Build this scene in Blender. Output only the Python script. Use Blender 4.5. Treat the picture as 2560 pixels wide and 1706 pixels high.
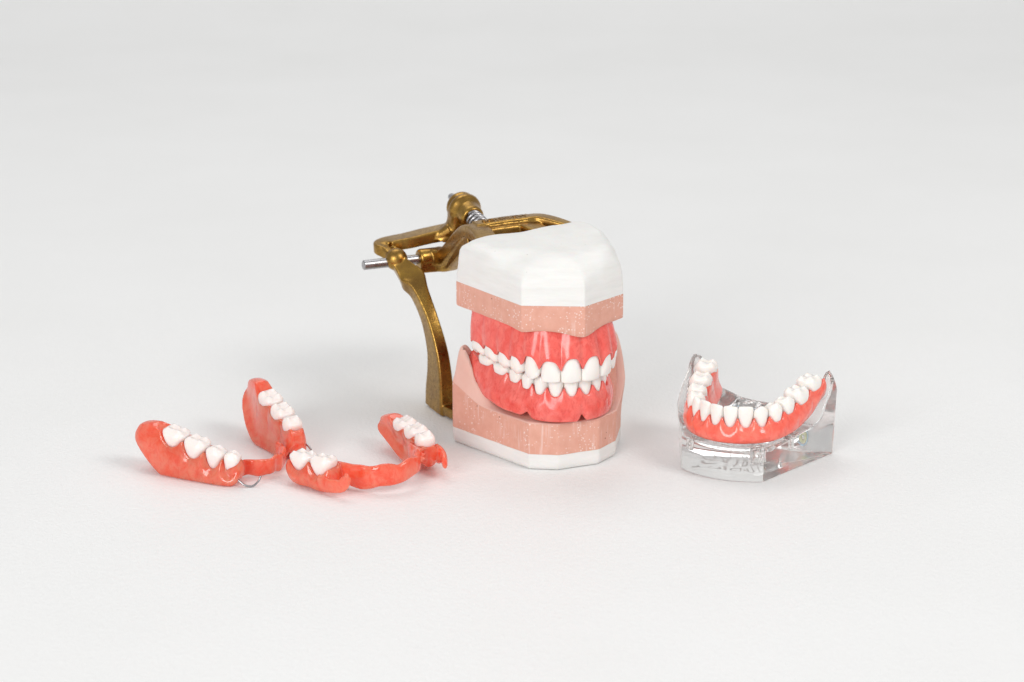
import bpy, bmesh, math, random
import numpy as np
from mathutils import Vector, Matrix, noise as mnoise

for o in list(bpy.data.objects):
    bpy.data.objects.remove(o, do_unlink=True)
S = 0.001                                   # everything below is written in millimetres
R = math.radians
scene = bpy.context.scene
col = scene.collection
rnd = random.Random(5)

# ------------------------------------------------------------------ camera
PITCH, DIST, TZ = R(16.5), 970.0, 46.0
cam = bpy.data.cameras.new('camera')
cam.lens, cam.sensor_width, cam.clip_start, cam.clip_end = 85, 36, 0.01, 50
cam.dof.use_dof, cam.dof.focus_distance, cam.dof.aperture_fstop = True, 0.955, 16
co = bpy.data.objects.new('camera', cam); col.objects.link(co)
co.location = (0, -DIST*math.cos(PITCH)*S, (TZ + DIST*math.sin(PITCH))*S)
co.rotation_euler = (math.pi/2 - PITCH, 0, 0)
scene.camera = co

# ------------------------------------------------------------------ world and studio lamps
w = bpy.data.worlds.new('World'); scene.world = w; w.use_nodes = True
w.node_tree.nodes['Background'].inputs[0].default_value = (0.99, 1.0, 1.0, 1)
w.node_tree.nodes['Background'].inputs[1].default_value = 0.50

def softbox(name, loc, target, sx, sy, power, color=(1, 1, 1)):
    l = bpy.data.lights.new(name, 'AREA'); l.shape = 'RECTANGLE'
    l.size, l.size_y, l.energy, l.color = sx, sy, power, color
    o = bpy.data.objects.new(name, l); col.objects.link(o)
    o.location = loc
    o.rotation_euler = (Vector(target) - Vector(loc)).to_track_quat('-Z', 'Y').to_euler()
    return o
softbox('key_softbox', (1.35, -0.80, 1.45), (-0.05, 0.0, 0.02), 0.85, 0.85, 16, (1, 0.99, 0.975))
softbox('fill_softbox', (-1.05, -1.95, 0.90), (0, 0.0, 0.03), 1.2, 1.2, 31, (1, 1, 1))
softbox('back_softbox', (-0.25, 0.80, 1.60), (-0.05, 0.0, 0), 1.2, 0.8, 6.5, (1, 1, 1))

vs = scene.view_settings
vs.view_transform, vs.look, vs.exposure, vs.gamma = 'Standard', 'None', -0.04, 1.0
vs.use_curve_mapping = False
cy = scene.cycles
cy.max_bounces, cy.transmission_bounces, cy.glossy_bounces, cy.diffuse_bounces = 14, 12, 6, 5
cy.transparent_max_bounces = 12
cy.caustics_refractive = cy.caustics_reflective = True
cy.blur_glossy = 0.4
cy.sample_clamp_indirect = 6.0
cy.use_denoising = True
try: cy.denoiser = 'OPENIMAGEDENOISE'
except Exception: pass

# ------------------------------------------------------------------ materials
class N:
    """small node-tree writer"""
    def __init__(self, name):
        self.m = bpy.data.materials.new(name); self.m.use_nodes = True
        self.t = self.m.node_tree; self.b = self.t.nodes['Principled BSDF']; self.out = self.t.nodes['Material Output']
        self._co = None
    def n(self, typ, **kw):
        x = self.t.nodes.new(typ)
        for k, v in kw.items():
            if isinstance(k, str) and hasattr(x, k): setattr(x, k, v)
        return x
    def link(self, a, b): self.t.links.new(a, b)
    def co(self, scale=(1, 1, 1), rot=(0, 0, 0)):
        if self._co is None: self._co = self.n('ShaderNodeTexCoord')
        mp = self.n('ShaderNodeMapping'); mp.inputs['Scale'].default_value = scale; mp.inputs['Rotation'].default_value = rot
        self.link(self._co.outputs['Object'], mp.inputs[0]); return mp.outputs[0]
    def noise(self, scale, detail=3, rough=.5, vec=None, dist=0):
        x = self.n('ShaderNodeTexNoise'); x.inputs['Scale'].default_value = scale
        x.inputs['Detail'].default_value = detail; x.inputs['Roughness'].default_value = rough
        x.inputs['Distortion'].default_value = dist
        self.link(vec if vec is not None else self.co(), x.inputs['Vector']); return x.outputs['Fac']
    def voro(self, scale, feature='F1', vec=None, out='Distance', rnd=1.0):
        x = self.n('ShaderNodeTexVoronoi', feature=feature); x.inputs['Scale'].default_value = scale
        x.inputs['Randomness'].default_value = rnd
        self.link(vec if vec is not None else self.co(), x.inputs['Vector']); return x.outputs[out]
    def ramp(self, fac, stops):
        x = self.n('ShaderNodeValToRGB'); e = x.color_ramp.elements
        while len(e) < len(stops): e.new(0.5)
        for el, (p, c) in zip(e, stops):
            el.position = p; el.color = (c, c, c, 1) if isinstance(c, (int, float)) else (*c, 1)
        self.link(fac, x.inputs[0]); return x.outputs[0]
    def math(self, op, a, b):
        x = self.n('ShaderNodeMath', operation=op)
        for i, v in enumerate((a, b)):
            if isinstance(v, (int, float)): x.inputs[i].default_value = v
            else: self.link(v, x.inputs[i])
        return x.outputs[0]
    def mix(self, fac, a, b, blend='MIX'):
        x = self.n('ShaderNodeMix', data_type='RGBA', blend_type=blend)
        for i, v in ((0, fac), (6, a), (7, b)):
            if isinstance(v, (int, float)): x.inputs[i].default_value = v
            elif isinstance(v, tuple): x.inputs[i].default_value = (*v, 1)
            else: self.link(v, x.inputs[i])
        return x.outputs[2]
    def bump(self, h, strength, dist):
        x = self.n('ShaderNodeBump'); x.inputs['Strength'].default_value = strength; x.inputs['Distance'].default_value = dist
        self.link(h, x.inputs['Height']); return x
    def set(self, **kw):
        for k, v in kw.items():
            s = self.b.inputs[k.replace('_', ' ')]
            if hasattr(v, 'is_output') or isinstance(v, bpy.types.NodeSocket): self.link(v, s)
            else: s.default_value = (*v, 1) if (isinstance(v, tuple) and s.type == 'RGBA') else v
        return self

M = {}
# embossed white vinyl sheet
a = N('white_vinyl')
grain = a.math('ADD', a.voro(820, 'SMOOTH_F1'), a.math('MULTIPLY', a.noise(1500, 2), .6))
a.link(a.bump(grain, .6, .00028).outputs[0], a.b.inputs['Normal'])
tint = a.mix(a.ramp(a.noise(9, 3), [(.35, 0.0), (.7, 1.0)]), (.845, .842, .838), (.825, .822, .816))
a.set(Base_Color=tint, Roughness=.5, Specular_IOR_Level=.35); M['vinyl'] = a.m

# pink die stone with trapped air specks and saw scratches
a = N('pink_stone')
base = a.mix(a.ramp(a.noise(260, 5, .6), [(.3, 0.), (.7, 1.)]), (.67, .335, .25), (.73, .39, .305))
sp1 = a.voro(800); sel = a.ramp(a.noise(120, 2), [(.44, 0.), (.58, 1.)])
spots = a.math('MULTIPLY', a.ramp(sp1, [(.16, 1.), (.30, 0.)]), sel)
big = a.math('MULTIPLY', a.ramp(a.voro(330), [(.08, 1.), (.15, 0.)]), a.ramp(a.noise(90, 1), [(.55, 0.), (.60, 1.)]))
scr = a.math('MULTIPLY', a.ramp(a.noise(1.0, 3, .6, a.co((800, 800, 50))), [(.54, 0.), (.66, 1.)]), a.ramp(a.noise(75, 2), [(.48, 0.), (.6, 1.)]))
wear = a.math('MAXIMUM', a.math('MAXIMUM', spots, big), a.math('MULTIPLY', scr, .4))
c1 = a.mix(a.math('MULTIPLY', wear, .8), base, (.87, .76, .72))
pores = a.math('MULTIPLY', a.ramp(a.voro(230), [(.055, 1.), (.085, 0.)]), a.ramp(a.noise(60, 1), [(.5, 0.), (.55, 1.)]))
c2 = a.mix(a.math('MULTIPLY', pores, .85), c1, (.22, .07, .04))
hb = a.math('SUBTRACT', a.math('MULTIPLY', a.noise(700, 4), .5), a.math('MULTIPLY', pores, 1.5))
a.link(a.bump(hb, .35, .0003).outputs[0], a.b.inputs['Normal'])
a.set(Base_Color=c2, Roughness=.62, Specular_IOR_Level=.3, Subsurface_Weight=.15, Subsurface_Scale=.001, Subsurface_Radius=(1, .5, .35)); M['stone'] = a.m

a = N('smooth_pink_stone')
base = a.mix(a.ramp(a.noise(120, 4, .6), [(.3, 0.), (.7, 1.)]), (.75, .455, .38), (.79, .51, .435))
a.link(a.bump(a.noise(500, 3), .15, .0002).outputs[0], a.b.inputs['Normal'])
a.set(Base_Color=base, Roughness=.6, Specular_IOR_Level=.3, Subsurface_Weight=.2, Subsurface_Scale=.001, Subsurface_Radius=(1, .5, .35)); M['stone_clean'] = a.m

# white mounting plaster, wiped with a wet finger
a = N('white_plaster')
st = a.noise(1.0, 4, .6, a.co((60, 60, 420)))
base = a.mix(a.ramp(st, [(.3, 0.), (.75, 1.)]), (.74, .728, .705), (.81, .80, .78))
base = a.mix(a.math('MULTIPLY', a.ramp(a.voro(190), [(.05, 1.), (.085, 0.)]), a.ramp(a.noise(70, 1), [(.50, 0.), (.56, .55)])), base, (.52, .50, .46))
hb = a.math('ADD', a.math('MULTIPLY', st, 1.0), a.math('MULTIPLY', a.noise(55, 3), 2.6))
a.link(a.bump(hb, .35, .0006).outputs[0], a.b.inputs['Normal'])
a.set(Base_Color=base, Roughness=.7, Specular_IOR_Level=.25, Subsurface_Weight=.1, Subsurface_Scale=.001); M['plaster'] = a.m

def gum_material(name, dark, mid, light, scale_mm, weight, rough, translucent, coat=.6, bump=.22, crough=.07):
    a = N(name)
    veins = a.noise(620, 5, .65, a.co((1, 1, .55)), .9)
    cloud = a.noise(185, 5, .62, None, .8)
    c = a.mix(a.ramp(cloud, [(.36, 0.), (.62, 1.)]), mid, light)
    c = a.mix(a.math('MULTIPLY', a.ramp(veins, [(.50, 0.), (.68, 1.)]), .5), c, dark)
    fib = a.ramp(a.noise(1.0, 2, .5, a.co((2600, 2600, 500), (.5, .7, .2))), [(.70, 0.), (.76, 1.)])
    c = a.mix(a.math('MULTIPLY', fib, .35), c, (.55, .03, .04))
    hb = a.math('ADD', a.math('MULTIPLY', a.noise(75, 2), 1.6), a.math('MULTIPLY', a.noise(240, 2), .5))
    a.link(a.bump(hb, bump, .0005).outputs[0], a.b.inputs['Normal'])
    a.set(Base_Color=c, Roughness=rough, Specular_IOR_Level=.5, Subsurface_Weight=weight, Subsurface_Scale=scale_mm*S,
          Subsurface_Radius=(1.0, .30, .22), Coat_Weight=coat, Coat_Roughness=crough)
    if translucent:
        tr = a.n('ShaderNodeBsdfTranslucent'); a.link(a.mix(.5, c, (1, .42, .28)), tr.inputs[0])
        mx = a.n('ShaderNodeMixShader'); mx.inputs[0].default_value = translucent
        a.link(a.b.outputs[0], mx.inputs[1]); a.link(tr.outputs[0], mx.inputs[2]); a.link(mx.outputs[0], a.out.inputs[0])
    return a.m
M['gum'] = gum_material('denture_acrylic', (.62, .035, .035), (.80, .105, .083), (.86, .185, .15), 1.6, .55, .26, 0, .35)
M['gum_bright'] = gum_material('bright_denture_acrylic', (.74, .06, .045), (.90, .125, .08), (.93, .20, .14), 1.8, .6, .20, 0)
M['flex'] = gum_material('translucent_denture_resin', (.92, .07, .035), (1.0, .14, .065), (1.0, .28, .175), 5.5, 1.0, .16, .30, 1.0, .12, .025)

def tooth_material(name, colr, scale_mm, trans):
    a = N(name)
    c = a.mix(a.ramp(a.noise(120, 2), [(.3, 0.), (.7, 1.)]), colr, tuple(min(1, x*1.03) for x in colr))
    a.link(a.bump(a.noise(300, 2), .12, .0003).outputs[0], a.b.inputs['Normal'])
    a.set(Base_Color=c, Roughness=.24, Specular_IOR_Level=.5, Subsurface_Weight=.75, Subsurface_Scale=scale_mm*S,
          Subsurface_Radius=(1, .8, .65), Transmission_Weight=trans, IOR=1.5)
    return a.m
M['tooth'] = tooth_material('porcelain_tooth', (.845, .812, .775), .9, 0)
M['tooth_clear'] = tooth_material('glassy_tooth', (.82, .745, .715), 4.5, 0)

# tarnished cast brass
a = N('brass')
t1 = a.noise(95, 4, .6); t2 = a.noise(700, 4, .6)
f = a.ramp(t1, [(.32, 0.), (.68, 1.)])
c = a.mix(f, (.30, .165, .045), (.47, .275, .062))
c = a.mix(a.math('MULTIPLY', a.ramp(t2, [(.45, 0.), (.75, 1.)]), .6), c, (.15, .085, .035))
a.link(a.bump(a.math('ADD', t2, a.math('MULTIPLY', t1, .6)), .12, .0003).outputs[0], a.b.inputs['Normal'])
a.set(Base_Color=c, Metallic=1.0, Roughness=a.ramp(t2, [(.3, .22), (.75, .42)])); M['brass'] = a.m
a = N('steel')
a.set(Base_Color=(.42, .41, .42), Metallic=1.0, Roughness=a.ramp(a.noise(400, 3), [(.3, .22), (.7, .34)])); M['steel'] = a.m

# clear cast acrylic
a = N('clear_acrylic')
a.set(Base_Color=(.985, .985, .98), Roughness=.012, IOR=1.49, Transmission_Weight=1.0)
dif = a.n('ShaderNodeBsdfDiffuse'); dif.inputs[0].default_value = (.92, .90, .87, 1)
mx = a.n('ShaderNodeMixShader'); a.link(a.ramp(a.noise(70, 3), [(.3, .06), (.7, .11)]), mx.inputs[0])      # painted milky haze, stands in for bright white surroundings in the acrylic
a.link(a.b.outputs[0], mx.inputs[1]); a.link(dif.outputs[0], mx.inputs[2]); a.link(mx.outputs[0], a.out.inputs[0]); M['clear'] = a.m
def ink(name, c):
    a = N(name); a.set(Base_Color=a.mix(a.noise(900, 2), c, tuple(min(1, x*1.12) for x in c)), Roughness=.6); return a.m
M['ink_blue'], M['ink_grey'], M['ink_lime'] = ink('blue_ink', (.44, .66, .80)), ink('grey_ink', (.64, .64, .63)), ink('lime_ink', (.72, .77, .48))

# ------------------------------------------------------------------ helpers
def tag(o, label=None, cat=None, group=None, kind=None):
    for k, v in (('label', label), ('category', cat), ('group', group), ('kind', kind)):
        if v: o[k] = v
    return o
def thing(name, loc, rot, label, cat, group=None):
    o = bpy.data.objects.new(name, None); col.objects.link(o); o.empty_display_size = .01
    o.location = Vector(loc)*S; o.rotation_euler = rot
    return tag(o, label, cat, group)
def to_mesh(name, V, F):
    bm = bmesh.new(); vv = [bm.verts.new(v) for v in V]
    for f in F:
        try: bm.faces.new([vv[i] for i in f])
        except ValueError: pass
    bmesh.ops.remove_doubles(bm, verts=bm.verts, dist=1e-4)
    bmesh.ops.recalc_face_normals(bm, faces=bm.faces)
    me = bpy.data.meshes.new(name); bm.to_mesh(me); bm.free(); return me
def finish(name, me, mat, parent, smooth=True, sharp=None, scale=True):
    if scale: me.transform(Matrix.Scale(S, 4))
    for p in me.polygons: p.use_smooth = smooth
    if sharp is not None: me.set_sharp_from_angle(angle=R(sharp))
    me.materials.append(mat)
    o = bpy.data.objects.new(name, me); col.objects.link(o)
    if parent is not None: o.parent = parent
    return o
def make(name, VF, mat, parent, smooth=True, sharp=None):
    return finish(name, to_mesh(name, *VF), mat, parent, smooth, sharp)
def loft(rings, cap0=True, cap1=True):
    n = len(rings[0]); V = [tuple(p) for r in rings for p in r]; F = []
    for k in range(len(rings)-1):
        for i in range(n):
            j = (i+1) % n
            F.append((k*n+i, k*n+j, (k+1)*n+j, (k+1)*n+i))
    for cap, k in ((cap0, 0), (cap1, len(rings)-1)):
        if cap:
            c = np.mean(np.array(rings[k], float), axis=0); V.append(tuple(c)); ci = len(V)-1
            for i in range(n): F.append((k*n+i, k*n+(i+1) % n, ci))
    return V, F
def join(*parts):
    V, F = [], []
    for v, f in parts:
        o = len(V); V += list(v); F += [tuple(i+o for i in q) for q in f]
    return V, F
def remesh(name, parts, voxel, iters, mat, parent, factor=.5):
    """union of closed, overlapping solids as one cast surface"""
    meshes = []
    bm = bmesh.new()
    for p in parts:
        me = to_mesh('tmp', *p); bm.from_mesh(me); bpy.data.meshes.remove(me)
    me = bpy.data.meshes.new('tmp'); bm.to_mesh(me); bm.free()
    o = bpy.data.objects.new('tmp', me); col.objects.link(o)
    r = o.modifiers.new('r', 'REMESH'); r.mode = 'VOXEL'; r.voxel_size = voxel
    s = o.modifiers.new('s', 'SMOOTH'); s.factor = factor; s.iterations = iters
    dg = bpy.context.evaluated_depsgraph_get(); dg.update()
    nm = bpy.data.meshes.new_from_object(o.evaluated_get(dg))
    bpy.data.objects.remove(o, do_unlink=True); bpy.data.meshes.remove(me)
    nm.name = name
    return finish(name, nm, mat, parent)
def catmull(P, n):
    P = np.array(P, float); m = len(P); out = []
    t = np.linspace(0, m-1, n)
    for x in t:
        i = min(int(x), m-2); f = x-i
        p1, p2 = P[i], P[i+1]
        p0 = P[i-1] if i > 0 else 2*p1-p2
        p3 = P[i+2] if i+2 < m else 2*p2-p1
        out.append(.5*((2*p1)+(-p0+p2)*f+(2*p0-5*p1+4*p2-p3)*f*f+(-p0+3*p1-3*p2+p3)*f**3))
    return np.array(out)
def sweep(path, n=40, up=(0, 0, 1), power=4., seg=20, straight=False):
    """path rows: x y z half_side half_up ; superellipse section carried along the path"""
    P = np.array(path, float)
    if straight:
        t = np.linspace(0, len(P)-1, n); P = np.array([[np.interp(x, range(len(P)), P[:, k]) for k in range(5)] for x in t])
    else: P = catmull(P, n)
    up = np.array(up, float); rings = []
    for i in range(n):
        t = P[min(i+1, n-1), :3]-P[max(i-1, 0), :3]; t /= np.linalg.norm(t)
        s = np.cross(t, up); s /= np.linalg.norm(s); u = np.cross(s, t); ring = []
        for k in range(seg):
            a = 2*math.pi*k/seg; c, d = math.cos(a), math.sin(a)
            ring.append(P[i, :3]+s*P[i, 3]*math.copysign(abs(c)**(2/power), c)+u*P[i, 4]*math.copysign(abs(d)**(2/power), d))
        rings.append(ring)
    return loft(rings)
def lathe(prof, a, b, seg=28):
    """profile rows (t along a->b in mm, radius)"""
    a, b = np.array(a, float), np.array(b, float); d = (b-a)/np.linalg.norm(b-a)
    s = np.cross(d, (0, 0, 1.)); s = s/np.linalg.norm(s) if np.linalg.norm(s) > 1e-6 else np.array((1., 0, 0)); u = np.cross(s, d)
    return loft([[a+d*t+(s*math.cos(2*math.pi*k/seg)+u*math.sin(2*math.pi*k/seg))*max(r, 1e-3) for k in range(seg)] for t, r in prof])
def ball(c, r, sz=1.0, seg=20):
    return loft([[(c[0]+r*math.sin(f)*math.cos(2*math.pi*k/seg), c[1]+r*math.sin(f)*math.sin(2*math.pi*k/seg), c[2]-r*sz*math.cos(f)) for k in range(seg)]
                 for f in [math.pi*(j+.02)/12.04 for j in range(13)]])
def sstep(x): x = min(1, max(0, x)); return x*x*(3-2*x)
def gauss(x, s): return math.exp(-(x/s)**2)
def outline(corners, step=1.6):
    """corners rows: x y fillet radius, counter-clockwise"""
    n = len(corners); pts = []
    for i in range(n):
        p0, p, p1 = (np.array(corners[(i+k) % n][:2], float) for k in (-1, 0, 1)); r = corners[i][2]
        a, b = (p0-p), (p1-p); la, lb = np.linalg.norm(a), np.linalg.norm(b); a /= la; b /= lb
        ang = math.acos(max(-1, min(1, float(a@b)))); t = min(r/math.tan(ang/2), .45*la, .45*lb)
        for f in np.linspace(0, 1, 6):
            q0, q1 = p+a*t, p+b*t
            pts.append((1-f)**2*q0+2*f*(1-f)*p+f*f*q1)
    out = []
    for i in range(len(pts)):
        p, q = pts[i], pts[(i+1) % len(pts)]; d = np.linalg.norm(q-p); k = max(1, int(d/step))
        for j in range(k): out.append(p+(q-p)*j/k)
    return np.array(out)
def wob(x, y, z, sc, amp): return amp*mnoise.noise(Vector((x/sc, y/sc, z/sc)))

# ------------------------------------------------------------------ backdrop sheet (flat, then sweeping up)
prof = [(-1500, 0), (-600, 0), (-100, 0), (300, 0), (900, 0)]
for k in range(1, 17):
    f = R(86)*k/16; prof.append((900+1200*math.sin(f), 1200*(1-math.cos(f))))
prof.append((prof[-1][0]+60, prof[-1][1]+900))
xs = [-2400, -1200, -500, 0, 500, 1200, 2400]
V = [(x, y, z) for (y, z) in prof for x in xs]
F = [(j*7+i, j*7+i+1, (j+1)*7+i+1, (j+1)*7+i) for j in range(len(prof)-1) for i in range(6)]
bd = make('backdrop', (V, F), M['vinyl'], None)
tag(bd, 'seamless white embossed vinyl sheet under and behind everything', 'backdrop', kind='structure')

# ------------------------------------------------------------------ arches, teeth and denture bases
class Arch:
    def __init__(self, half, left=None):
        left = left or half
        P = [(-x, y) for x, y in reversed(left)] + [(x, y) for x, y in half]
        self.c = catmull(P, 900); d = np.linalg.norm(np.diff(self.c, axis=0), axis=1)
        s = np.concatenate([[0], np.cumsum(d)]); k = int(np.argmin(np.abs(self.c[:, 0]) + np.where(self.c[:, 1] < 0, 0, 99)))
        self.s = s - s[k]; self.len = (self.s[0], self.s[-1])
    def at(self, s):
        p = np.array([np.interp(s, self.s, self.c[:, 0]), np.interp(s, self.s, self.c[:, 1])])
        e = .6; q = [np.array([np.interp(s+k, self.s, self.c[:, 0]), np.interp(s+k, self.s, self.c[:, 1])]) for k in (-e, e)]
        t = q[1]-q[0]; t = t/np.linalg.norm(t) if np.linalg.norm(t) > 0 else np.array([0, 1.])
        return p, t, np.array([t[1], -t[0]])
    def near(self, x, y): return self.s[int(np.argmin((self.c[:, 0]-x)**2+(self.c[:, 1]-y)**2))]

KIND = ['incisor', 'incisor', 'canine', 'premolar', 'premolar', 'molar', 'molar']
def tooth_shape(kind, w, d, h, root, seed, upper=False):
    """crown top at z 0, gum line at z -h; x along the arch, y outwards"""
    r = random.Random(seed); seg = 36; H = h+root; rings = []
    def section(z, a, yb, yl, p):
        c, b = (yb+yl)/2, (yb-yl)/2; out = []
        for k in range(seg):
            t = 2*math.pi*k/seg; x = a*math.copysign(abs(math.cos(t))**(2/p), math.cos(t)); y = c+b*math.copysign(abs(math.sin(t))**(2/p), math.sin(t))
            out.append([x, y, z])
        return out
    if kind in ('incisor', 'canine'):
        kn = [0, .22, .45, .68, .84, .93, .98, 1.0]
        W = ([.78, .92, .99, 1.01, 1.01, 1.0, .96, .88] if upper else [.58, .78, .95, 1.0, 1.01, 1.0, .96, .88]) if kind == 'incisor' else ([.78, .92, 1.0, 1.01, .97, .89, .79, .64] if upper else [.62, .80, .96, 1.0, .96, .88, .78, .62])
        B = [.36, .47, .50, .475, .42, .375, .335, .27]
        L = [-.44, -.46, -.38, -.20, -.02, .05, .09, .15]
        for f in list(np.linspace(0, .86, 13))+[.90, .935, .96, .98, .993, 1.0]:
            a, yb, yl = (np.interp(f, kn, q) for q in (W, B, L))
            ring = section(-H+H*f, a*w/2*1.012, yb*d, yl*d, 2.3+.5*f)
            for p in ring:
                u = 2*p[0]/w
                drop = 1.7 if kind == 'canine' else .32
                p[2] -= drop*abs(u)**(1.35 if kind == 'canine' else 2.6)*f**4
                p[1] -= .42*d*.18*u*u*(1 if p[1] > 0 else .4)
                if kind == 'incisor': p[1] += .045*math.cos(u*7.5)*f*(p[1] > 0)
            rings.append(ring)
        V, F = loft(rings)
        c = V[-1]; V[-1] = (c[0], c[1], max(v[2] for v in V)-.05 if kind == 'canine' else c[2]+.05)
    else:
        kn = [0, .3, .55, .75, .88, .96, 1.0]
        W = [.76, .90, .99, 1.0, .985, .93, .86] if root > 1.5 else [.58, .78, .95, 1.0, .985, .93, .86]
        B = [.40, .50, .525, .50, .44, .38, .33]
        cus = [(-.24*w, .27*d, 0), (.24*w, .27*d, -.1), (-.24*w, -.27*d, -.35), (.24*w, -.27*d, -.3)] if kind == 'molar' else [(0, .26*d, 0), (0, -.26*d, -.55)]
        if kind == 'molar' and w > 10: cus.insert(2, (.0, .25*d, -.25))
        def occ(x, y):
            v = [-1.5]
            for cx, cy_, ch in cus:
                rr = math.hypot((x-cx)*(1.0 if kind == 'molar' else .85), (y-cy_)*.95); v.append(ch-.42*rr-.05*rr*rr)
            k = 5.0; z = math.log(sum(math.exp(k*q) for q in v))/k
            inner = gauss(y/(.36*d), 1.0)
            return z+.07*math.sin(x*2*math.pi/1.15+seed)*inner
        for f in list(np.linspace(0, .9, 12))+[.95, .985, 1.0]:
            a, yb = (np.interp(f, kn, q) for q in (W, B))
            ring = section(-H+H*f, a*w/2*1.012, yb*d, -yb*d*.97, 2.2+.8*f)
            for p in ring:
                u = 2*p[0]/w
                if kind == 'molar': p[1] *= 1-.07*gauss(u, .22)*f
                p[2] += (occ(p[0], p[1])-.35)*f**5
            rings.append(ring)
        top = rings[-1]; cy0 = sum(p[1] for p in top)/seg
        for k in (.9, .78, .64, .5, .35, .2, .08):
            rings.append([[p[0]*k, cy0+(p[1]-cy0)*k, occ(p[0]*k, cy0+(p[1]-cy0)*k)] for p in top])
        V, F = loft(rings)
        V[-1] = (0, cy0, occ(0, cy0))
    return V, F

class Row:
    """teeth set along an arch: centre s, width, depth, crown heights"""
    def __init__(self, arch, centres, kinds, hc, depth, hp, left=None, skip=()):
        self.a = arch; self.t = []
        for sign in (-1, 1):
            cs = [arch.near(sign*x, y) for x, y in ((left or centres) if sign < 0 else centres)]
            n = len(cs)
            for i in range(n):
                if (sign, i) in skip: continue
                prev = cs[i-1] if i else -cs[0]; nxt = cs[i+1] if i < n-1 else cs[i]+(cs[i]-cs[i-1])*.95
                lo, hi = sorted(((prev+cs[i])/2, (nxt+cs[i])/2))
                self.t.append(dict(lo=lo, hi=hi, s=(lo+hi)/2, w=hi-lo, kind=kinds[i], hc=hc[i], hp=hp[i], d=depth[i], i=i, sign=sign))
    def find(self, s, pad=0):
        for t in self.t:
            if t['lo']-pad <= s <= t['hi']+pad: return t
        return None

def build_base(row, zo, up, buccal, lingual, s0, s1, dome, hollow=0., notch=(), step=.45, emin=.55, end=5., lmul=.62, lcurve=.7, end0=None, end1=None):
    """denture base as one swept solid. zo(s): bite height; up=1 lower jaw, -1 upper jaw.
    buccal(s), lingual(s): (offset from arch, border height z); dome(s): ridge height away from teeth"""
    a = row.a; rings = []; n = int((s1-s0)/step)
    cs_, ds_ = zip(*sorted((q['s'], q['d']*.49) for q in row.t))
    om_mean = lambda s: float(np.interp(s, cs_, ds_))
    nf = 13
    for s in np.linspace(s0, s1, n):
        p, t, nn = a.at(s); tt = row.find(s); z0 = zo(s)
        (bo, bz), (lo, lz) = buccal(s), lingual(s)
        edge = 1.0
        for e, en in ((s-s0, end0 or end), (s1-s, end1 or end)):
            if e < en: edge = min(edge, math.sqrt(max(.0, 1-((en-e)/en)**2)))
        edge = max(edge, .04)
        if tt:
            x = (s-tt['s'])/(tt['w']/2); ax = abs(x); post = tt['kind'] in ('premolar', 'molar')
            pw = (2.7 if up < 0 else 2.4) if not post else (2.0 if hollow else 3.4)
            g = tt['hp']+(tt['hc']-tt['hp'])*(1-ax**pw)
            gl = tt['hp']+(tt['hc']*lmul-tt['hp'])*(1-ax**2)
            om = tt['d']*(.47 if not post else .50)+.42-1.0*ax**2.2
            ol = tt['d']*.46+.35-.8*ax**2.2
            em = emin*(1-ax**2)-.12; zin = -1.0; oa = om_mean(s)
        else:
            near = min((min(abs(s-q['lo']), abs(s-q['hi'])), q['hp'], q['d']) for q in row.t)
            dd = min(1, near[0]/5.0)
            g = near[1]*(1-dd)+(up*(z0-dome(s)))*dd; gl = g; om = near[2]*.5-.6-.9*dd; ol = om; em = 0; zin = .5*dd-1.0*(1-dd); oa = om
        zm, zl = z0-up*g, z0-up*gl
        nz = sum(am*gauss(s-q, wd) for q, am, wd in notch)
        bz = bz+up*nz; bo = bo-.25*nz
        pts = []
        b0 = bz+up*.9
        for k in range(nf+1):
            q = k/nf; o = bo+(oa-bo)*(q**1.25)+(om-oa)*q**4
            o += em*math.sin(math.pi*min(1, q*1.05))*.9 + .55*math.sin(math.pi*q)
            pts.append((o+.10*mnoise.noise(Vector((s*.35, q*3, up*3.3))), b0+(zm-up*.45-b0)*q))
        pts += [(om-.12, zm-up*.10), (om-.45, zm+up*.06), (om-.95, zm-up*.05), (om-1.5, zm+up*zin*.8)]
        mid = (om-ol)/2; zmid = (zm+zl)/2+up*zin
        pts += [(mid, zmid)]
        pts += [(-ol+1.5, zl+up*zin*.8), (-ol+.95, zl-up*.05), (-ol+.45, zl+up*.06), (-ol+.12, zl-up*.10)]
        l0 = lz+up*.9
        for k in range(nf+1):
            q = 1-k/nf; o = lo+(ol-lo)*(q**1.1)-lcurve*math.sin(math.pi*q)*(1-q*q)*1.35
            pts.append((-o, l0+(zl-up*.45-l0)*q))
        pts += [(-lo+.15, lz+up*.2), (-lo+.7, lz-up*.12)]
        if hollow:
            th = hollow
            pts += [(-lo+th*.85, lz+up*.35)]
            for q in (.25, .5, .75, .95):
                o = lo+(ol-lo)*q; pts.append((-o+th, l0+(zl-up*(.45+th*.9)-l0)*q))
            zt = (zm+zl)/2-up*(th*1.1+1.2)
            pts += [(-ol*.4+.3, zt), (om*.4-.3, zt)]
            for q in (.95, .75, .5, .25):
                o = bo+(om-bo)*q; pts.append((o-th, b0+(zm-up*(.45+th*.9)-b0)*q))
            pts += [(bo-th*.85, bz+up*.35)]
        else:
            pts += [(-lo+2.0, lz+up*.3), (0, (bz+lz)/2+up*.6), (bo-2.0, bz+up*.3)]
        pts += [(bo-.7, bz-up*.12), (bo-.15, bz+up*.2)]
        cx = (bo-lo)/2*.6; cz = (zm+zl)/2-up*4 if not hollow else .55*(zm+zl)/2+.45*(bz+lz)/2
        eo, ez = (edge, edge**.8) if not hollow else (edge**.55, edge)
        ring = []
        for o, z in pts:
            o2, z2 = cx+(o-cx)*eo, cz+(z-cz)*ez
            q = p+nn*o2; ring.append((q[0], q[1], z2))
        rings.append(ring)
    return loft(rings)

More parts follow.
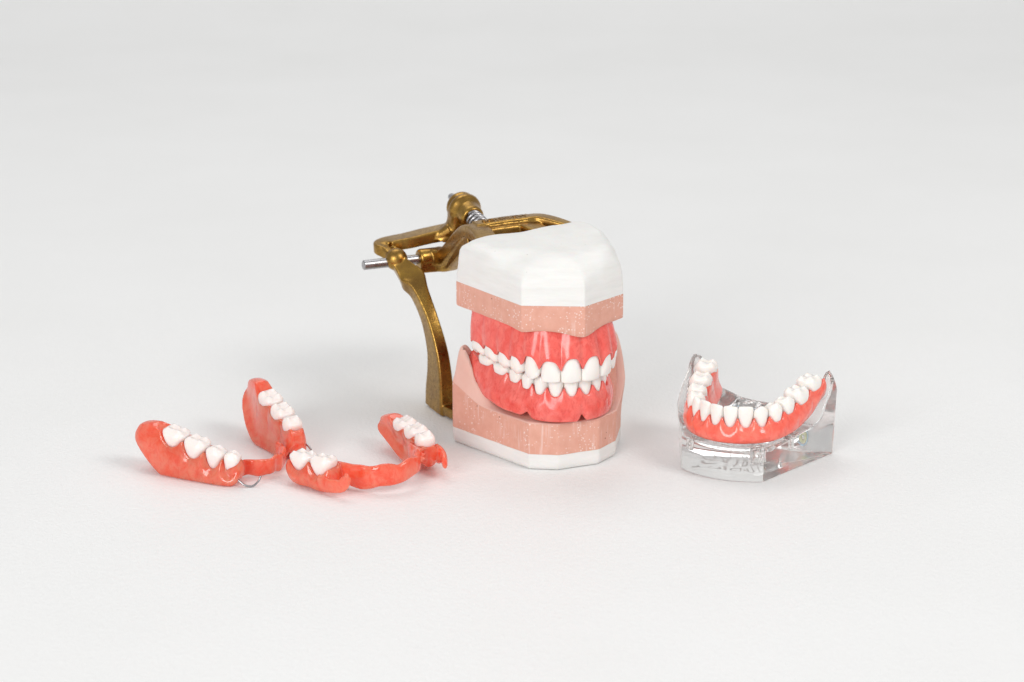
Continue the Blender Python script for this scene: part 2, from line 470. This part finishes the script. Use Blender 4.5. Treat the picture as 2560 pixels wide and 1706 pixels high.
def place_teeth(row, zo, up, mat, parent, root=2.6, tilt=0., out=0., seed=0):
    for t in row.t:
        V, F = tooth_shape(t['kind'], t['w'], t['d'], t['hc'], root, seed+t['i']*7+(t['sign'] > 0)*3, up < 0)
        p, tg, nn = row.a.at(t['s']); rr = random.Random(seed*31+t['i']*5+t['sign'])
        ti = R(tilt*(1 if t['kind'] in ('incisor', 'canine') else .3)+rr.uniform(-1.5, 1.5)); ro = R(rr.uniform(-2.2, 2.2)); z0 = zo(t['s'])+rr.uniform(-.12, .12)
        V2 = []
        for x, y, z in V:
            if t['sign'] < 0: x = -x
            z, y = z*math.cos(ti)+y*math.sin(ti), y*math.cos(ti)-z*math.sin(ti)*-1+out
            x, y = x*math.cos(ro)-y*math.sin(ro), x*math.sin(ro)+y*math.cos(ro)
            q = p+tg*x+nn*y
            V2.append((q[0], q[1], z0+up*z))
        make(t['kind'], (V2, F), mat, parent)

LC = [(2.8, -24), (8.4, -22), (13.2, -18.3), (17, -13.2), (19.5, -7.3), (22, 1.5), (24.5, 12)]
UC = [(4.3, -26.3), (11.5, -23.6), (16.2, -18.2), (18.8, -11.7), (20.6, -4.7), (22.0, 4), (23.4, 14)]
MC = [(2.8, -24), (8.3, -22), (12.6, -18.0), (15.2, -13.0), (17.2, -7.3), (19.4, 1.5), (21.6, 12)]
main_arch = Arch(MC+[(23.4, 19), (24.5, 25), (25.2, 33), (25.5, 42)])
p1_arch = Arch(LC+[(26.8, 18.8), (29.4, 25.5), (32, 33), (34, 42)], LC+[(25.8, 19), (26.5, 25), (27, 33), (27.2, 42)])
lower_arch = Arch(LC+[(25.8, 19), (26.5, 25), (27, 33), (27.2, 42)])
upper_arch = Arch(UC+[(24.4, 20), (25, 27), (25.2, 35)])
L_HC, L_HP, L_D = [8.0, 8.0, 7.6, 6.6, 6.0, 5.4, 4.6], [4.2, 4.2, 4.2, 3.8, 3.6, 3.2, 3.0], [5.6, 5.8, 6.8, 7.2, 7.6, 9.0, 9.0]
U_HC, U_HP, U_D = [10.2, 9.0, 9.6, 7.6, 7.0, 6.6, 6.0], [4.6, 4.5, 4.6, 4.5, 4.4, 4.2, 4.0], [6.6, 6.2, 7.2, 8.0, 8.2, 9.4, 9.2]

# ------------------------------------------------------------------ the articulated model in the middle
TH, CX, CY = R(24), 16.0, 1.0
ROT, LOC = (0, 0, TH), (CX, CY, 0)

# lower cast
low = thing('mandibular_cast', LOC, ROT, 'octagonal lower plaster cast, pink stone on a thin white base, standing on the sheet', 'plaster cast')
lo_out = outline([(-33.8, 26, 2.2), (-19, -19.7, .9), (-9, -25.8, 2.5), (9, -25.8, 3), (19.6, -19, 1.5), (30.5, -2, 6), (33, 26, 3)])
def lo_bucc(s):
    a = abs(s); return (4.5+2.3*sstep((a-12)/22)-1.6*sstep((a-40)/12), 20.5+1.2*sstep((a-12)/14)+2.6*sstep((a-26)/20)+9*sstep((a-40)/20))
def lo_land(x, y, ins=0.):
    b = 19.6+7.4*sstep((y-4)/26)**1.2
    h = 18.0*math.exp(-(((x+28.5)/7.0)**2+((y-19.5)/10.)**2))*sstep((ins+.3)/3.6)+23*math.exp(-(((x-30)/7.0)**2+((y-11)/12.)**2))
    z = b+h; k = int(np.argmin((main_arch.c[:, 0]-x)**2+(main_arch.c[:, 1]-y)**2)); s = main_arch.s[k]
    p, t, nn = main_arch.at(s); o = float((np.array([x, y])-p)@nn); bo, bz = lo_bucc(s)
    cut = sstep((bo+.8-o)/1.0)*sstep((58-abs(s))/4)                                # trough the denture border lies in
    return z*(1-cut)+min(z, bz-.25)*cut
ctr = np.array([0, 2.])
def scaled(pts, inset):
    d = pts-ctr; l = np.linalg.norm(d, axis=1)[:, None]; return ctr+d*(1-inset/l)
rings = []
for ins, z in ((1.6, 0.05), (.75, .35), (.25, 1.3), (0, 2.6), (0, 4.5), (0, 6.6)):
    q = scaled(lo_out, ins+.0)
    rings.append([(p[0]+wob(p[0], p[1], z, 9, .25), p[1]+wob(p[1], p[0], z, 8, .25), z+(wob(p[0], p[1], 3, 6, .12) if z > .2 else 0)) for p in q])
make('mounting_plaster', loft(rings), M['plaster'], low, sharp=50)
rings = []
def flare(p, z): return 1+(.09*sstep((z-10)/26) if p[0] > 15 else 0)
seam = lambda p: 6.64+wob(p[0], p[1], 3, 6, .12)
for f in (0, .25, .5, .75, .93):
    rings.append([(p[0]*flare(p, seam(p)+f*(lo_land(*p)-seam(p))), p[1], seam(p)+f*(lo_land(*p)-.5-seam(p))) for p in lo_out])
rings.append([(p[0]*flare(o, lo_land(*p, .1)), p[1], lo_land(*p, .1)-.35) for p, o in zip(scaled(lo_out, .1), lo_out)])
make('stone_layer', loft(rings), M['stone'], low, sharp=38)
rings = []
for ins, dz in ((.1, -.35), (.3, -.08), (.8, .04), (1.4, .06), (2., .1), (2.7, .1), (3.4, .1), (4.2, .1), (5, .1), (6, .1), (7, .1), (8.5, 0), (11, -2.5), (14, -5), (18, -7)):
    q = scaled(lo_out, ins)
    rings.append([(p[0]*flare(o, lo_land(*p, ins)), p[1], lo_land(*p, ins)+dz+(0 if dz < .05 else wob(p[0], p[1], 1, 7, .35))) for p, o in zip(q, lo_out)])
make('stone_land', loft(rings, cap0=False), M['stone_clean'], low)

# lower complete denture
def lo_zo(s): return 38.4+2.1*sstep((abs(s)-12)/36)
lrow = Row(main_arch, MC, KIND, L_HC, [5.6, 5.8, 6.6, 6.6, 6.8, 8.0, 8.0], L_HP)
def lo_ling(s):
    a = abs(s); return (5.0+1.0*sstep((a-14)/20), 22+2*sstep((a-20)/30)+8*sstep((a-46)/18))
den_l = thing('mandibular_denture', LOC, ROT, 'glossy pink complete lower denture seated in the lower plaster cast', 'denture')
make('denture_base', build_base(lrow, lo_zo, 1, lo_bucc, lo_ling, -59, 59, lambda s: 39.5, notch=((0.3, 2.6, 1.0), (-18.5, 2.0, 1.7), (19, 2.0, 1.8)), end=7), M['gum'], den_l)
place_teeth(lrow, lo_zo, 1, M['tooth'], den_l, tilt=4, seed=3)

# upper cast
upc = thing('maxillary_cast', LOC, ROT, 'upper plaster cast with tall white rounded cap above a pink stone band', 'plaster cast')
up_out = outline([(-31, 26, 1.0), (-22, -19, .5), (0, -30.2, .8), (22.2, -19.2, .8), (27.8, 2, 5), (30, 26, 3)])
SEAM = 67.8
def up_low(x, y):
    a = math.atan2(x, -y-0.0) if y < 0 else 9
    dip = 2.6*gauss(math.hypot(x-0, y+30), 8.5)
    lift = .3*gauss(math.hypot(x+14, y+23), 5.5)+.5*gauss(math.hypot(x-14, y+23), 5)
    return 57.6-dip-.8*gauss(math.hypot(x+22, y+19), 6)+wob(x, y, 0, 7, .2)
rings = []
for ins, dz in ((10, 5), (6.5, 3.0), (4.2, 1.3), (2.4, .35), (1.0, 0), (.3, .18), (.05, .55)):
    q = scaled(up_out, ins)
    rings.append([(p[0], p[1], up_low(*o)+dz) for p, o in zip(q, up_out)])
for f in (.12, .35, .6, .85, 1.0):
    rings.append([(p[0], p[1], up_low(*p)+.6+f*(SEAM-.02-up_low(*p)-.6)) for p in up_out])
make('stone_layer', loft(rings), M['stone'], upc, sharp=38)
rings = []
def top_z(x, y): return 86.3+.055*x+.03*y
for z in (SEAM, 70, 72.5, 75):
    f = (z-SEAM)/7.2
    rings.append([(p[0]*(1-.006*f)+wob(p[0], p[1], z, 8, .3*f), p[1]*(1-.012*f)+wob(p[1], z, p[0], 8, .3*f), z) for p in up_out])
def blur(a, n): return sum(np.roll(a, k, axis=0) for k in range(-n, n+1))/(2*n+1)
for k, wt in ((1, .25), (2, .55), (3, .9)):
    a_ = np.array(rings[k]); a_[:, :2] += (blur(a_[:, :2], 3)-a_[:, :2])*wt; rings[k] = [tuple(q) for q in a_]
base_r = np.array([(p[0], p[1]) for p in rings[-1]])
soft_r = sum(np.roll(base_r, k, axis=0) for k in range(-7, 8))/15
for k in range(1, 11):
    f = R(90)*k/10; row_ = []
    for p in base_r+(soft_r-base_r)*sstep(k/6):
        fr = sstep((8-p[1])/24); ri = 5.5+(10.5-8.5*sstep((p[0]-1)/14))*fr
        d = np.array(p)-np.array([0, 4.]); l = np.linalg.norm(d); ri = min(ri, l*.75)
        q = np.array([0, 4.])+d*(1-ri*(1-math.cos(f))/l)
        z75 = 75+(4.5*(1-fr))*sstep(k/3)
        zz = z75+(top_z(*q)-z75)*math.sin(f)
        row_.append((q[0]+wob(q[0], q[1], zz, 6, .35), q[1]+wob(q[1], zz, q[0], 6, .3), zz+wob(q[0], q[1], zz, 9, .75)))
    rings.append(row_)
last = np.array(rings[-1])
for k in (.75, .5, .25):
    rings.append([((p[0])*k, 4+(p[1]-4)*k, top_z(p[0]*k, 4+(p[1]-4)*k)+wob(p[0]*k, p[1]*k, 0, 9, .4)) for p in last])
make('mounting_plaster', loft(rings), M['plaster'], upc, sharp=30)

# upper complete denture
def up_zo(s): return 36.7+1.4*sstep((abs(s)-6)/24)+1.3*sstep((abs(s)-26)/26)
urow = Row(upper_arch, UC, KIND, U_HC, U_D, U_HP)
def up_bucc(s):
    a = abs(s); return (.3-2.4*gauss(a-9, 6)+.3*sstep((a-14)/10)+2.4*sstep((a-26)/20), 61)
def up_ling(s): return (7.5, 60.0)
den_u = thing('maxillary_denture', LOC, ROT, 'glossy pink complete upper denture hanging under the upper plaster cast', 'denture')
make('denture_base', build_base(urow, up_zo, -1, up_bucc, up_ling, -60, 60, lambda s: 44.0, notch=((0., 1.6, 1.1), (-6.5, .8, 1.5)), end=5, emin=.1), M['gum'], den_u)
place_teeth(urow, up_zo, -1, M['tooth'], den_u, tilt=3, seed=11)

# ------------------------------------------------------------------ brass articulator (local y = backwards)
art = thing('dental_articulator', LOC, ROT, 'tarnished brass hinge articulator with steel pin behind the stacked plaster casts', 'articulator')
HY, HZ = 92.0, 60.2
parts = []
for sg in (-1, 1):
    # upright: x y z half-side half-depth, swept upward
    leg = [(sg*22.4, 65, 0.6, 3.2, 9.5), (sg*22.4, 64.8, 8, 3.2, 9.0), (sg*22.5, 64.5, 17, 3.0, 7.6), (sg*22.9, 66, 27, 2.8, 6.0), (sg*24, 71.5, 39, 2.6, 4.6), (sg*25.6, 78.5, 49, 3.3, 4.0), (sg*26.6, 83.5, 53.5, 5.2, 3.9), (sg*28.6, 87.5, 57, 4.0, 3.7), (sg*30.6, 91, 60.4, 3.2, 3.4)]
    parts.append(sweep(leg, 56, up=(0, -1, 0), power=10))
    parts.append(ball((sg*31, HY-.6, HZ+1.0), 4.9))
    parts.append(sweep([(sg*31, HY+1, HZ+.5, 2.6, 2.4), (sg*32, HY+6, HZ+2.6, 3.0, 2.4), (sg*33, HY+9.5, HZ+3.8, 4.2, 2.4), (sg*30, HY+11, HZ+4.8, 5.4, 2.4), (sg*22, HY+9.4, HZ+6.0, 5.6, 2.5), (sg*13, HY+8, HZ+7.6, 5.6, 2.6), (sg*4, HY+6, HZ+9, 5.6, 2.8)], 46, power=9))
    parts.append(sweep([(sg*13, HY+6, HZ+7, 2.5, 2.6), (sg*8.5, HY+4.0, HZ+8.6, 3.6, 2.6), (sg*4.5, HY+2, HZ+11, 4.4, 3.4)], 18, power=2.4))
    parts.append(sweep([(sg*22.4, 71, 3.0, 3.2, 2.4), (sg*21, 50, 3.0, 3.2, 2.2), (sg*15, 24, 3.2, 3.0, 1.8), (sg*6, 8, 3.2, 3, 1.6)], 24, power=5))
sdir = np.array([0, -1, -.18]); sdir /= np.linalg.norm(sdir)
sc0 = np.array([1.0, HY, HZ+19.6])
parts.append(lathe([(-6.4, 4.6), (-5.8, 5.9), (-4.4, 6.6), (-3.0, 6.5), (-2.4, 6.2), (-1.4, 6.9), (0, 7.4), (1.6, 7.2), (3.0, 6.2), (4.2, 5.5), (6.4, 5.3), (9.0, 5.2), (10.2, 4.6)], sc0, sc0+sdir))
parts.append(sweep([(1, HY+.4, HZ+18, 7.0, 5.6), (.7, HY+1.0, HZ+14.5, 6.8, 5.0), (.5, HY+1.8, HZ+11.5, 7.6, 5.0), (.2, HY+3, HZ+9, 9.6, 5.4), (0, HY+4, HZ+7.2, 12, 5.6)], 20, up=(0, -1, 0), power=3))
remesh('lower_frame', parts, .36, 3, M['brass'], art)
# notch under the ball is left by the shoulder of the upright
parts = []
for sg in (-1, 1):
    parts.append(lathe([(0, 3.3), (.4, 3.9), (1, 4.2), (5, 4.2), (11, 4.2), (14, 3.9)], (sg*20.8, HY, HZ), (0, HY, HZ)))
    parts.append(sweep([(sg*20.6, HY, HZ-3.4, 3.8, 2.4), (sg*12, HY-1, HZ-3.4, 3.8, 2.4), (sg*8.4, HY-8, HZ-2.0, 3.6, 2.6), (sg*8.6, 76, HZ+3.2, 3.4, 2.8), (sg*9.4, 64, HZ+11, 3.4, 2.8), (sg*10, 54, HZ+15, 3.6, 2.4)], 30, power=8))
    parts.append(sweep([(sg*13, HY, HZ+.4, 4.0, 3.8), (sg*9.6, HY-6, HZ+1.4, 4.4, 3.6), (sg*9.2, 77.5, HZ+7.0, 4.2, 3.4), (sg*9.6, 66, HZ+14.8, 4.4, 3.2), (sg*10.2, 56, HZ+19.6, 4.6, 2.8), (sg*11, 46, HZ+20.2, 4.6, 2.8), (sg*14, 30, HZ+19, 4.2, 2.4), (sg*15, 16, HZ+18, 4, 2)], 56, power=7))
parts.append(sweep([(-11, 52.3, HZ+21.6, 3.6, 2.2), (3, 52, HZ+22.3, 3.6, 2.3), (13.5, 51.5, HZ+22.5, 3.6, 2.3)], 24, power=8))
parts.append(sweep([(-10, 48.5, HZ+19.0, 2.6, 3.2), (3, 48.0, HZ+19.6, 2.6, 3.2), (15, 48, HZ+19.6, 2.6, 3.2)], 24, power=4))
parts.append(sweep([(12, 51.5, HZ+22.5, 3.6, 2.3), (17, 49.5, HZ+22.8, 3.8, 2.3), (22, 44, HZ+22.2, 3.6, 2.0), (26, 38, HZ+21, 3.0, 1.8), (28, 31, HZ+19.5, 2.4, 1.6)], 26, power=5))
arm = remesh('upper_arm', parts, .36, 2, M['brass'], art)

def text_mesh(name, body, size, depth, mat, parent, matrix, align='CENTER', bold=0.):
    cu = bpy.data.curves.new(name, 'FONT'); cu.body = body; cu.size = size; cu.extrude = depth; cu.align_x = align; cu.offset = bold; cu.resolution_u = 3
    o = bpy.data.objects.new('tmp', cu); col.objects.link(o)
    dg = bpy.context.evaluated_depsgraph_get(); dg.update()
    me = bpy.data.meshes.new_from_object(o.evaluated_get(dg))
    bpy.data.objects.remove(o, do_unlink=True)
    me.transform(matrix); me.name = name
    return finish(name, me, mat, parent, smooth=False)
text_mesh('raised_letters', 'SOI:IN:SW', 4.6, .25, M['brass'], arm, Matrix.Translation((2.4, 50.4, HZ+24.5))@Matrix.Rotation(R(1.6), 4, 'Y').inverted(), bold=.03)
make('hinge_pin', lathe([(0, 1.7), (.35, 2.1), (46, 2.1), (91.6, 2.1), (92, 1.7)], (-46, HY, HZ-.2), (46, HY, HZ-.2)), M['steel'], art, sharp=40)
make('adjusting_screw', lathe([(-15, .9), (-14.8, 1.6), (-6, 1.7), (34, 1.7), (34.5, .8)], sc0, sc0+sdir), M['steel'], art, sharp=40)
hel = []
turns, sr, wr, ln = 7.5, 3.2, .82, 24.
sx_ = np.cross(sdir, (0, 0, 1.)); sx_ /= np.linalg.norm(sx_); sy_ = np.cross(sx_, sdir)
for k in range(int(turns*26)+1):
    an = 2*math.pi*k/26; c0 = sc0+sdir*(9.2+(ln-3.6)*k/(turns*26)); er = sx_*math.cos(an)+sy_*math.sin(an)
    hel.append([c0+er*(sr+wr*math.cos(2*math.pi*j/8))+sdir*wr*math.sin(2*math.pi*j/8) for j in range(8)])
make('coil_spring', loft(hel), M['steel'], art)

# ------------------------------------------------------------------ clear jaw model with a lower denture
AR, AL = (0, 0, R(-27)), (93.6, -10.2, 0)
blk = thing('clear_jaw_model', AL, AR, 'clear acrylic jaw block with printed back, carrying a pink denture', 'jaw model')
K = .96
A_LC = [(x*(K-.02*max(0, i-3)), y*K) for i, (x, y) in enumerate(LC)]
a_arch = Arch(A_LC+[(23.4, 16.5), (24.0, 22), (24.5, 30)])
def ac_zo(s): return 29.2+1.2*sstep((abs(s)-14)/14)+5.6*sstep((abs(s)-22)/30)
def ac_bucc(s):
    a = abs(s); return (4.5+.3*sstep((a-16)/20)-.6*sstep((a-42)/12), 15.0+1.5*sstep((a-14)/16)+4*sstep((a-26)/18)+7*sstep((a-38)/18))
def ac_ling(s):
    a = abs(s); return (5.4+1.0*sstep((a-14)/20), 17+2*sstep((a-20)/24)+5*sstep((a-42)/16))
ac_out = outline([(-30.4, 22, 2.8), (-30.2, 3, 7), (-17.6, -23.6, 1.6), *[(x, -29.2+(x*x)*.0172, 30) for x in (-14.5, -11, -7.5, -3.8, 0, 3.8, 7.5, 11, 14.2)], (17.2, -24.2, .8), (30.4, 21.6, 1.8), (12, 22.4, 3), (-12, 22.4, 3)], 1.1)
def ac_land(x, y):
    fr = 14.0+1.2*sstep((y+10)/14)+5.*sstep((y-2)/17)
    h = 15.5*math.exp(-(((x+27.)/5.2)**2+((y-17.5)/5.)**2))+9.*math.exp(-(((x+29.)/4.0)**2+((y-9)/7.)**2))+16.*math.exp(-(((x-26.6)/4.6)**2+((y-18.5)/4.6)**2))
    mid = sstep((19-abs(x))/9)*sstep((y+19)/10)
    z = fr*(1-mid)+mid*(6.5+10.8*min(1, max(0, (y+15)/37))+.006*x*x)+h
    k = int(np.argmin((a_arch.c[:, 0]-x)**2+(a_arch.c[:, 1]-y)**2)); s = a_arch.s[k]
    p, t, nn = a_arch.at(s); o = float((np.array([x, y])-p)@nn); (bo, bz), (lo, lz) = ac_bucc(s), ac_ling(s)
    cut = sstep((bo+1.0-o)/1.2)*sstep((o+lo+1.2)/1.4)*sstep((54-abs(s))/3)       # seat left free for the denture
    f = min(1, max(0, (o+lo)/(bo+lo))); seat = lz+(bz-lz)*f-.7
    return z*(1-cut)+min(z, seat)*cut
actr = np.array([0, 1.]); rings = []
def ascaled(ins):
    d = ac_out-actr; l = np.linalg.norm(d, axis=1)[:, None]; return actr+d*(1-ins/l)
for ins, z in ((.5, .12), (.12, .3), (0, .7)):
    rings.append([(p[0], p[1], z) for p in ascaled(ins)])
for f in (.1, .3, .5, .7, .9, 1.0):
    rings.append([(p[0]*(1+.03*f*sstep((p[1]+15)/15)), p[1], .7+f*(ac_land(*p)-.5-.7)) for p in ac_out])
for ins, dz in [(.15, -.2), (.5, 0), (1.1, .0)]:
    rings.append([(p[0]*(1+.03*sstep((o[1]+15)/15)), p[1], ac_land(*p)+dz) for p, o in zip(ascaled(ins), ac_out)])
inner = ascaled(1.1)
for k in np.linspace(.97, .03, 34):
    rings.append([((actr+(p-actr)*k)[0]*(1+.03*k*sstep((p[1]+15)/15)), (actr+(p-actr)*k)[1], ac_land(*(actr+(p-actr)*k))) for p in inner])
make('acrylic_block', loft(rings), M['clear'], blk, sharp=58)
for (x, y, z0, z1, rr) in ((-13.5, -19.5, 8.2, 12.6, 1.7), (12.5, -20.5, 7.0, 12.2, 2.3), (19.5, -4, 8.5, 13, 1.6)):
    hole = to_mesh('pin_hole', *lathe([(0, rr*.9), (.15, rr), ((z1-z0)*.48, rr), ((z1-z0)*.5, rr*.9), ((z1-z0)*.52, rr), (z1-z0-.15, rr), (z1-z0, rr*.9)], (x, y, z0), (x, y, z1), 24))
    hole.flip_normals(); finish('pin_hole', hole, M['clear'], blk, sharp=40)
# print on the back face, read from behind
def back(x, z): return Matrix.Translation((x, 22.15, z))@Matrix.Rotation(math.pi, 4, 'Z')@Matrix.Rotation(math.pi/2, 4, 'X')
text_mesh('printed_text', 'LOTHIAN', 3.2, .0, M['ink_blue'], blk, back(-8.5, 8.6))
text_mesh('printed_text', 'DENTAL', 3.2, .0, M['ink_grey'], blk, back(-8.5, 5.8))
text_mesh('printed_text', 'STUDIO', 3.2, .0, M['ink_grey'], blk, back(-8.5, 3.0))
def disc_arc(r0, r1, a0, a1, cx, cz, y=22.15, n=28):
    V, F = [], []
    for k in range(n+1):
        a = a0+(a1-a0)*k/n; wv = math.sin(math.pi*k/n)**.6 if a1-a0 < 6 else 1
        for r in (r1-(r1-r0)*wv, r1): V.append((cx+r*math.cos(a), y, cz+r*math.sin(a)))
    for k in range(n): F.append((2*k, 2*k+1, 2*k+3, 2*k+2))
    return V, F
make('printed_logo', disc_arc(2.9, 3.6, R(-160), R(70), 4.5, 6.6), M['ink_blue'], blk)
make('printed_logo', disc_arc(.9, 2.5, 0, R(359.9), 4.5, 6.6), M['ink_lime'], blk)

arow = Row(a_arch, A_LC, KIND, [8.2, 8.2, 8.2, 7.2, 6.6, 6.2, 5.6], [d*1.0 for d in L_D], [4.3, 4.3, 4.3, 4.2, 4.0, 3.8, 3.4])
den_a = thing('mandibular_denture', AL, AR, 'pink complete lower denture with full row of teeth, set on the clear acrylic block', 'denture')
make('denture_base', build_base(arow, ac_zo, 1, ac_bucc, ac_ling, -52, 54, lambda s: ac_zo(s)-3.0, end=4), M['gum_bright'] if 'gum_bright' in M else M['gum'], den_a)
place_teeth(arow, ac_zo, 1, M['tooth'], den_a, tilt=4, seed=23)

# ------------------------------------------------------------------ partial dentures
def clasp(name, pts, r, mat, parent):
    P = [(*p, r, r) for p in pts]; V, F = sweep(P, 30, power=2, seg=12)
    return make(name, (V, F), mat, parent)

def arch_pt(s, o, z): p, t, nn = p1_arch.at(s); q = p+nn*o; return (q[0], q[1], z)
def sheet_z(o, arch, s, off):
    r = o.rotation_euler.to_matrix(); p, t, nn = arch.at(s); q = p+nn*off
    return -(r[2][0]*q[0]+r[2][1]*q[1])/r[2][2]+.15
# partial with a wire clasp, far left
p1 = thing('partial_denture', (-107.6, -17.4, 0), (R(9.6), R(-3.5), R(46.5)), 'translucent pink partial denture with seven teeth and a curved wire clasp', 'denture')
P_HC, P_HP = [8, 8, 8, 8.8, 8.6, 7.8, 7.0], [3.2, 3.2, 3.0, 3.0, 3.0, 2.8, 2.6]
def p1_zo(s): return 17.2+2.6*sstep((abs(s)-18)/34)
skip = [(sg, i) for sg in (-1, 1) for i in (0, 1, 2)]+[(1, 3)]
prow = Row(p1_arch, LC, KIND, P_HC, L_D, P_HP, skip=skip)
sL = [t for t in prow.t if t['sign'] < 0]; sR = [t for t in prow.t if t['sign'] > 0]
class Sub: pass
def sub(row, ts):
    r = Row.__new__(Row); r.a = row.a; r.t = ts; return r
def b1(s): a = abs(s); o = (6.0 if s < 0 else 4.6)+.8*sstep((a-30)/18); return (o, max(1.2-3.0*sstep((a-18)/14)+7.5*sstep((a-44)/20), sheet_z(p1, p1_arch, s, o)))
def l1(s): a = abs(s); o = 6.2+.6*sstep((a-30)/18); return (o, max(1.0-4.5*sstep((a-24)/14)+6.0*sstep((a-46)/20), sheet_z(p1, p1_arch, s, -o)))
g = [build_base(sub(prow, sL), p1_zo, 1, b1, l1, -67, max(t['hi'] for t in sL)+1.0, lambda s: p1_zo(s)-1.5, lcurve=1.3, hollow=2.4, end0=15, end1=4),
     build_base(sub(prow, sR), p1_zo, 1, b1, l1, min(t['lo'] for t in sR)-3.5, 69, lambda s: p1_zo(s)-.2, lcurve=1.3, hollow=2.4, end0=4, end1=15)]
bar = []
for s in np.linspace(-24, 28, 15):
    p, t, nn = p1_arch.at(s); q = p-nn*(6.2+.4*math.sin(s*.7)); bar.append((q[0], q[1], sheet_z(p1, p1_arch, s, -6.2)+4.1+.3*math.sin(s*.4+1), 1.1, 3.6+.2*math.sin(s*.5)))
g.append(sweep(bar, 70, power=2.6))
g.append(ball(arch_pt(min(t['lo'] for t in sR)-.6, .3, sheet_z(p1, p1_arch, min(t['lo'] for t in sR), 0)+5.8), 3.3, 1.4))
g.append(ball(arch_pt(max(t['hi'] for t in sL)-2.2, .2, sheet_z(p1, p1_arch, max(t['hi'] for t in sL), 0)+5.8), 4.0, 1.3))
remesh('denture_base', g, .36, 6, M['flex'], p1)
place_teeth(prow, p1_zo, 1, M['tooth_clear'], p1, root=1.0, tilt=0, seed=41)
sfl = max(t['hi'] for t in sL); sfr = min(t['lo'] for t in sR)
clasp('wire_clasp', [arch_pt(sfl-1.5, 2.8, 7.5), arch_pt(sfl+.4, 4.2, 6.8), arch_pt(sfl+2.6, 5.2, 5.6), arch_pt(sfl+5, 5.0, 5.4), arch_pt(sfl+6.8, 3.8, 6.8), arch_pt(sfl+7.6, 2.8, 8.6)], .42, M['steel'], p1)
clasp('wire_clasp', [arch_pt(sfr+1.5, 3, 8), arch_pt(sfr-1.5, 4.4, 7.2), arch_pt(sfr-4.2, 5.2, 6.8), arch_pt(sfr-5.8, 4.8, 6.8)], .45, M['steel'], p1)

# clasp-free flexible partial, beside the plaster cast
p2 = thing('partial_denture', (-53.3, -33.9, 0), (R(-3), R(-3.1), R(40)), 'smaller translucent pink flexible partial denture with moulded clasps, nearest the plaster cast', 'denture')
def p2_zo(s): return 14.6+.8*sstep((abs(s)-18)/34)
skip2 = [(sg, i) for sg in (-1, 1) for i in (0, 1, 2, 3)]+[(-1, 4)]
LC2 = [(x*1.02, y*1.02) for x, y in LC]
arch2 = Arch(LC2+[(26.3, 19), (27, 25), (27.5, 33), (27.8, 42)])
def arch2_pt(s, o, z): p, t, nn = arch2.at(s); q = p+nn*o; return (q[0], q[1], z)
qrow = Row(arch2, LC2, KIND, P_HC, L_D, P_HP, skip=skip2)
qL = [t for t in qrow.t if t['sign'] < 0]; qR = [t for t in qrow.t if t['sign'] > 0]
def b2(s): a = abs(s); return (5.6, max(.6+2.0*sstep((a-34)/10)+3.0*sstep((a-46)/16), sheet_z(p2, arch2, s, 5.6)))
def l2(s): a = abs(s); return (6.4, max(.4+5.0*sstep((a-40)/20), sheet_z(p2, arch2, s, -6.4)))
g = [build_base(sub(qrow, qL), p2_zo, 1, b2, l2, -56, max(t['hi'] for t in qL)+1, lambda s: p2_zo(s)-2, lcurve=1.3, hollow=2.2, end0=8, end1=3.5),
     build_base(sub(qrow, qR), p2_zo, 1, b2, l2, min(t['lo'] for t in qR)-1.0, 67, lambda s: p2_zo(s)-1.0, lcurve=1.3, hollow=2.2, end0=4, end1=15)]
bar = []
for s in np.linspace(-40, 32, 19):
    p, t, nn = arch2.at(s); q = p-nn*(5.2+.25*math.sin(s*.5)); f = sstep((s+30)/50)
    bar.append((q[0], q[1], 5.8+1.2*f+.35*math.sin(s*.36), 1.45, 4.9-1.5*f+.3*math.sin(s*.47)))
g.append(sweep(bar, 80, power=2.6))
g.append(ball(arch2_pt(min(t['lo'] for t in qR)+2.0, .2, 4.6), 3.6, 1.2))
g.append(ball(arch2_pt(max(t['hi'] for t in qL)-2.4, .2, 6.3), 3.9, 1.2))
ql = max(t['hi'] for t in qL); qr = min(t['lo'] for t in qR)
g.append(sweep([(*arch2_pt(ql-5, 4.6, 5.2), 1.0, 3.4), (*arch2_pt(ql-1, 5.2, 4.7), 1.0, 3.0), (*arch2_pt(ql+3, 5.4, 4.8), 1.0, 2.8), (*arch2_pt(ql+6.4, 5.0, 5.4), 1.0, 2.6), (*arch2_pt(ql+8.2, 4.4, 8.4), .95, 1.9), (*arch2_pt(ql+8.0, 4.0, 10.2), .7, .9)], 30, power=2.6))
g.append(sweep([(*arch2_pt(qr+4, 4.4, 5.5), 1.2, 3.4), (*arch2_pt(qr, 4.9, 5.2), 1.2, 3.4), (*arch2_pt(qr-4, 5.2, 4.6), 1.2, 3.2), (*arch2_pt(qr-7, 5.0, 4.2), 1.0, 2.4)], 24, power=2.6))
for k, (ds, hh) in enumerate(((-2, 8.6), (-5.5, 7.8), (-9, 7.2))):
    g.append(sweep([(*arch2_pt(qr+ds, -5.6, 5), 1.4, 1.0), (*arch2_pt(qr+ds, -4.2, hh), 1.2, .9), (*arch2_pt(qr+ds, -2.2, hh+.6), .5, .5)], 12, power=2.4))
remesh('denture_base', g, .36, 6, M['flex'], p2)
place_teeth(qrow, p2_zo, 1, M['tooth_clear'], p2, root=1.0, tilt=0, seed=57)

# let each partial rest on the sheet
bpy.context.view_layer.update()
for p in (p1, p2):
    lo_ = min((o.matrix_world @ v.co).z for o in p.children if o.name.startswith('denture_base') for v in o.data.vertices)
    p.location.z -= lo_-.00005
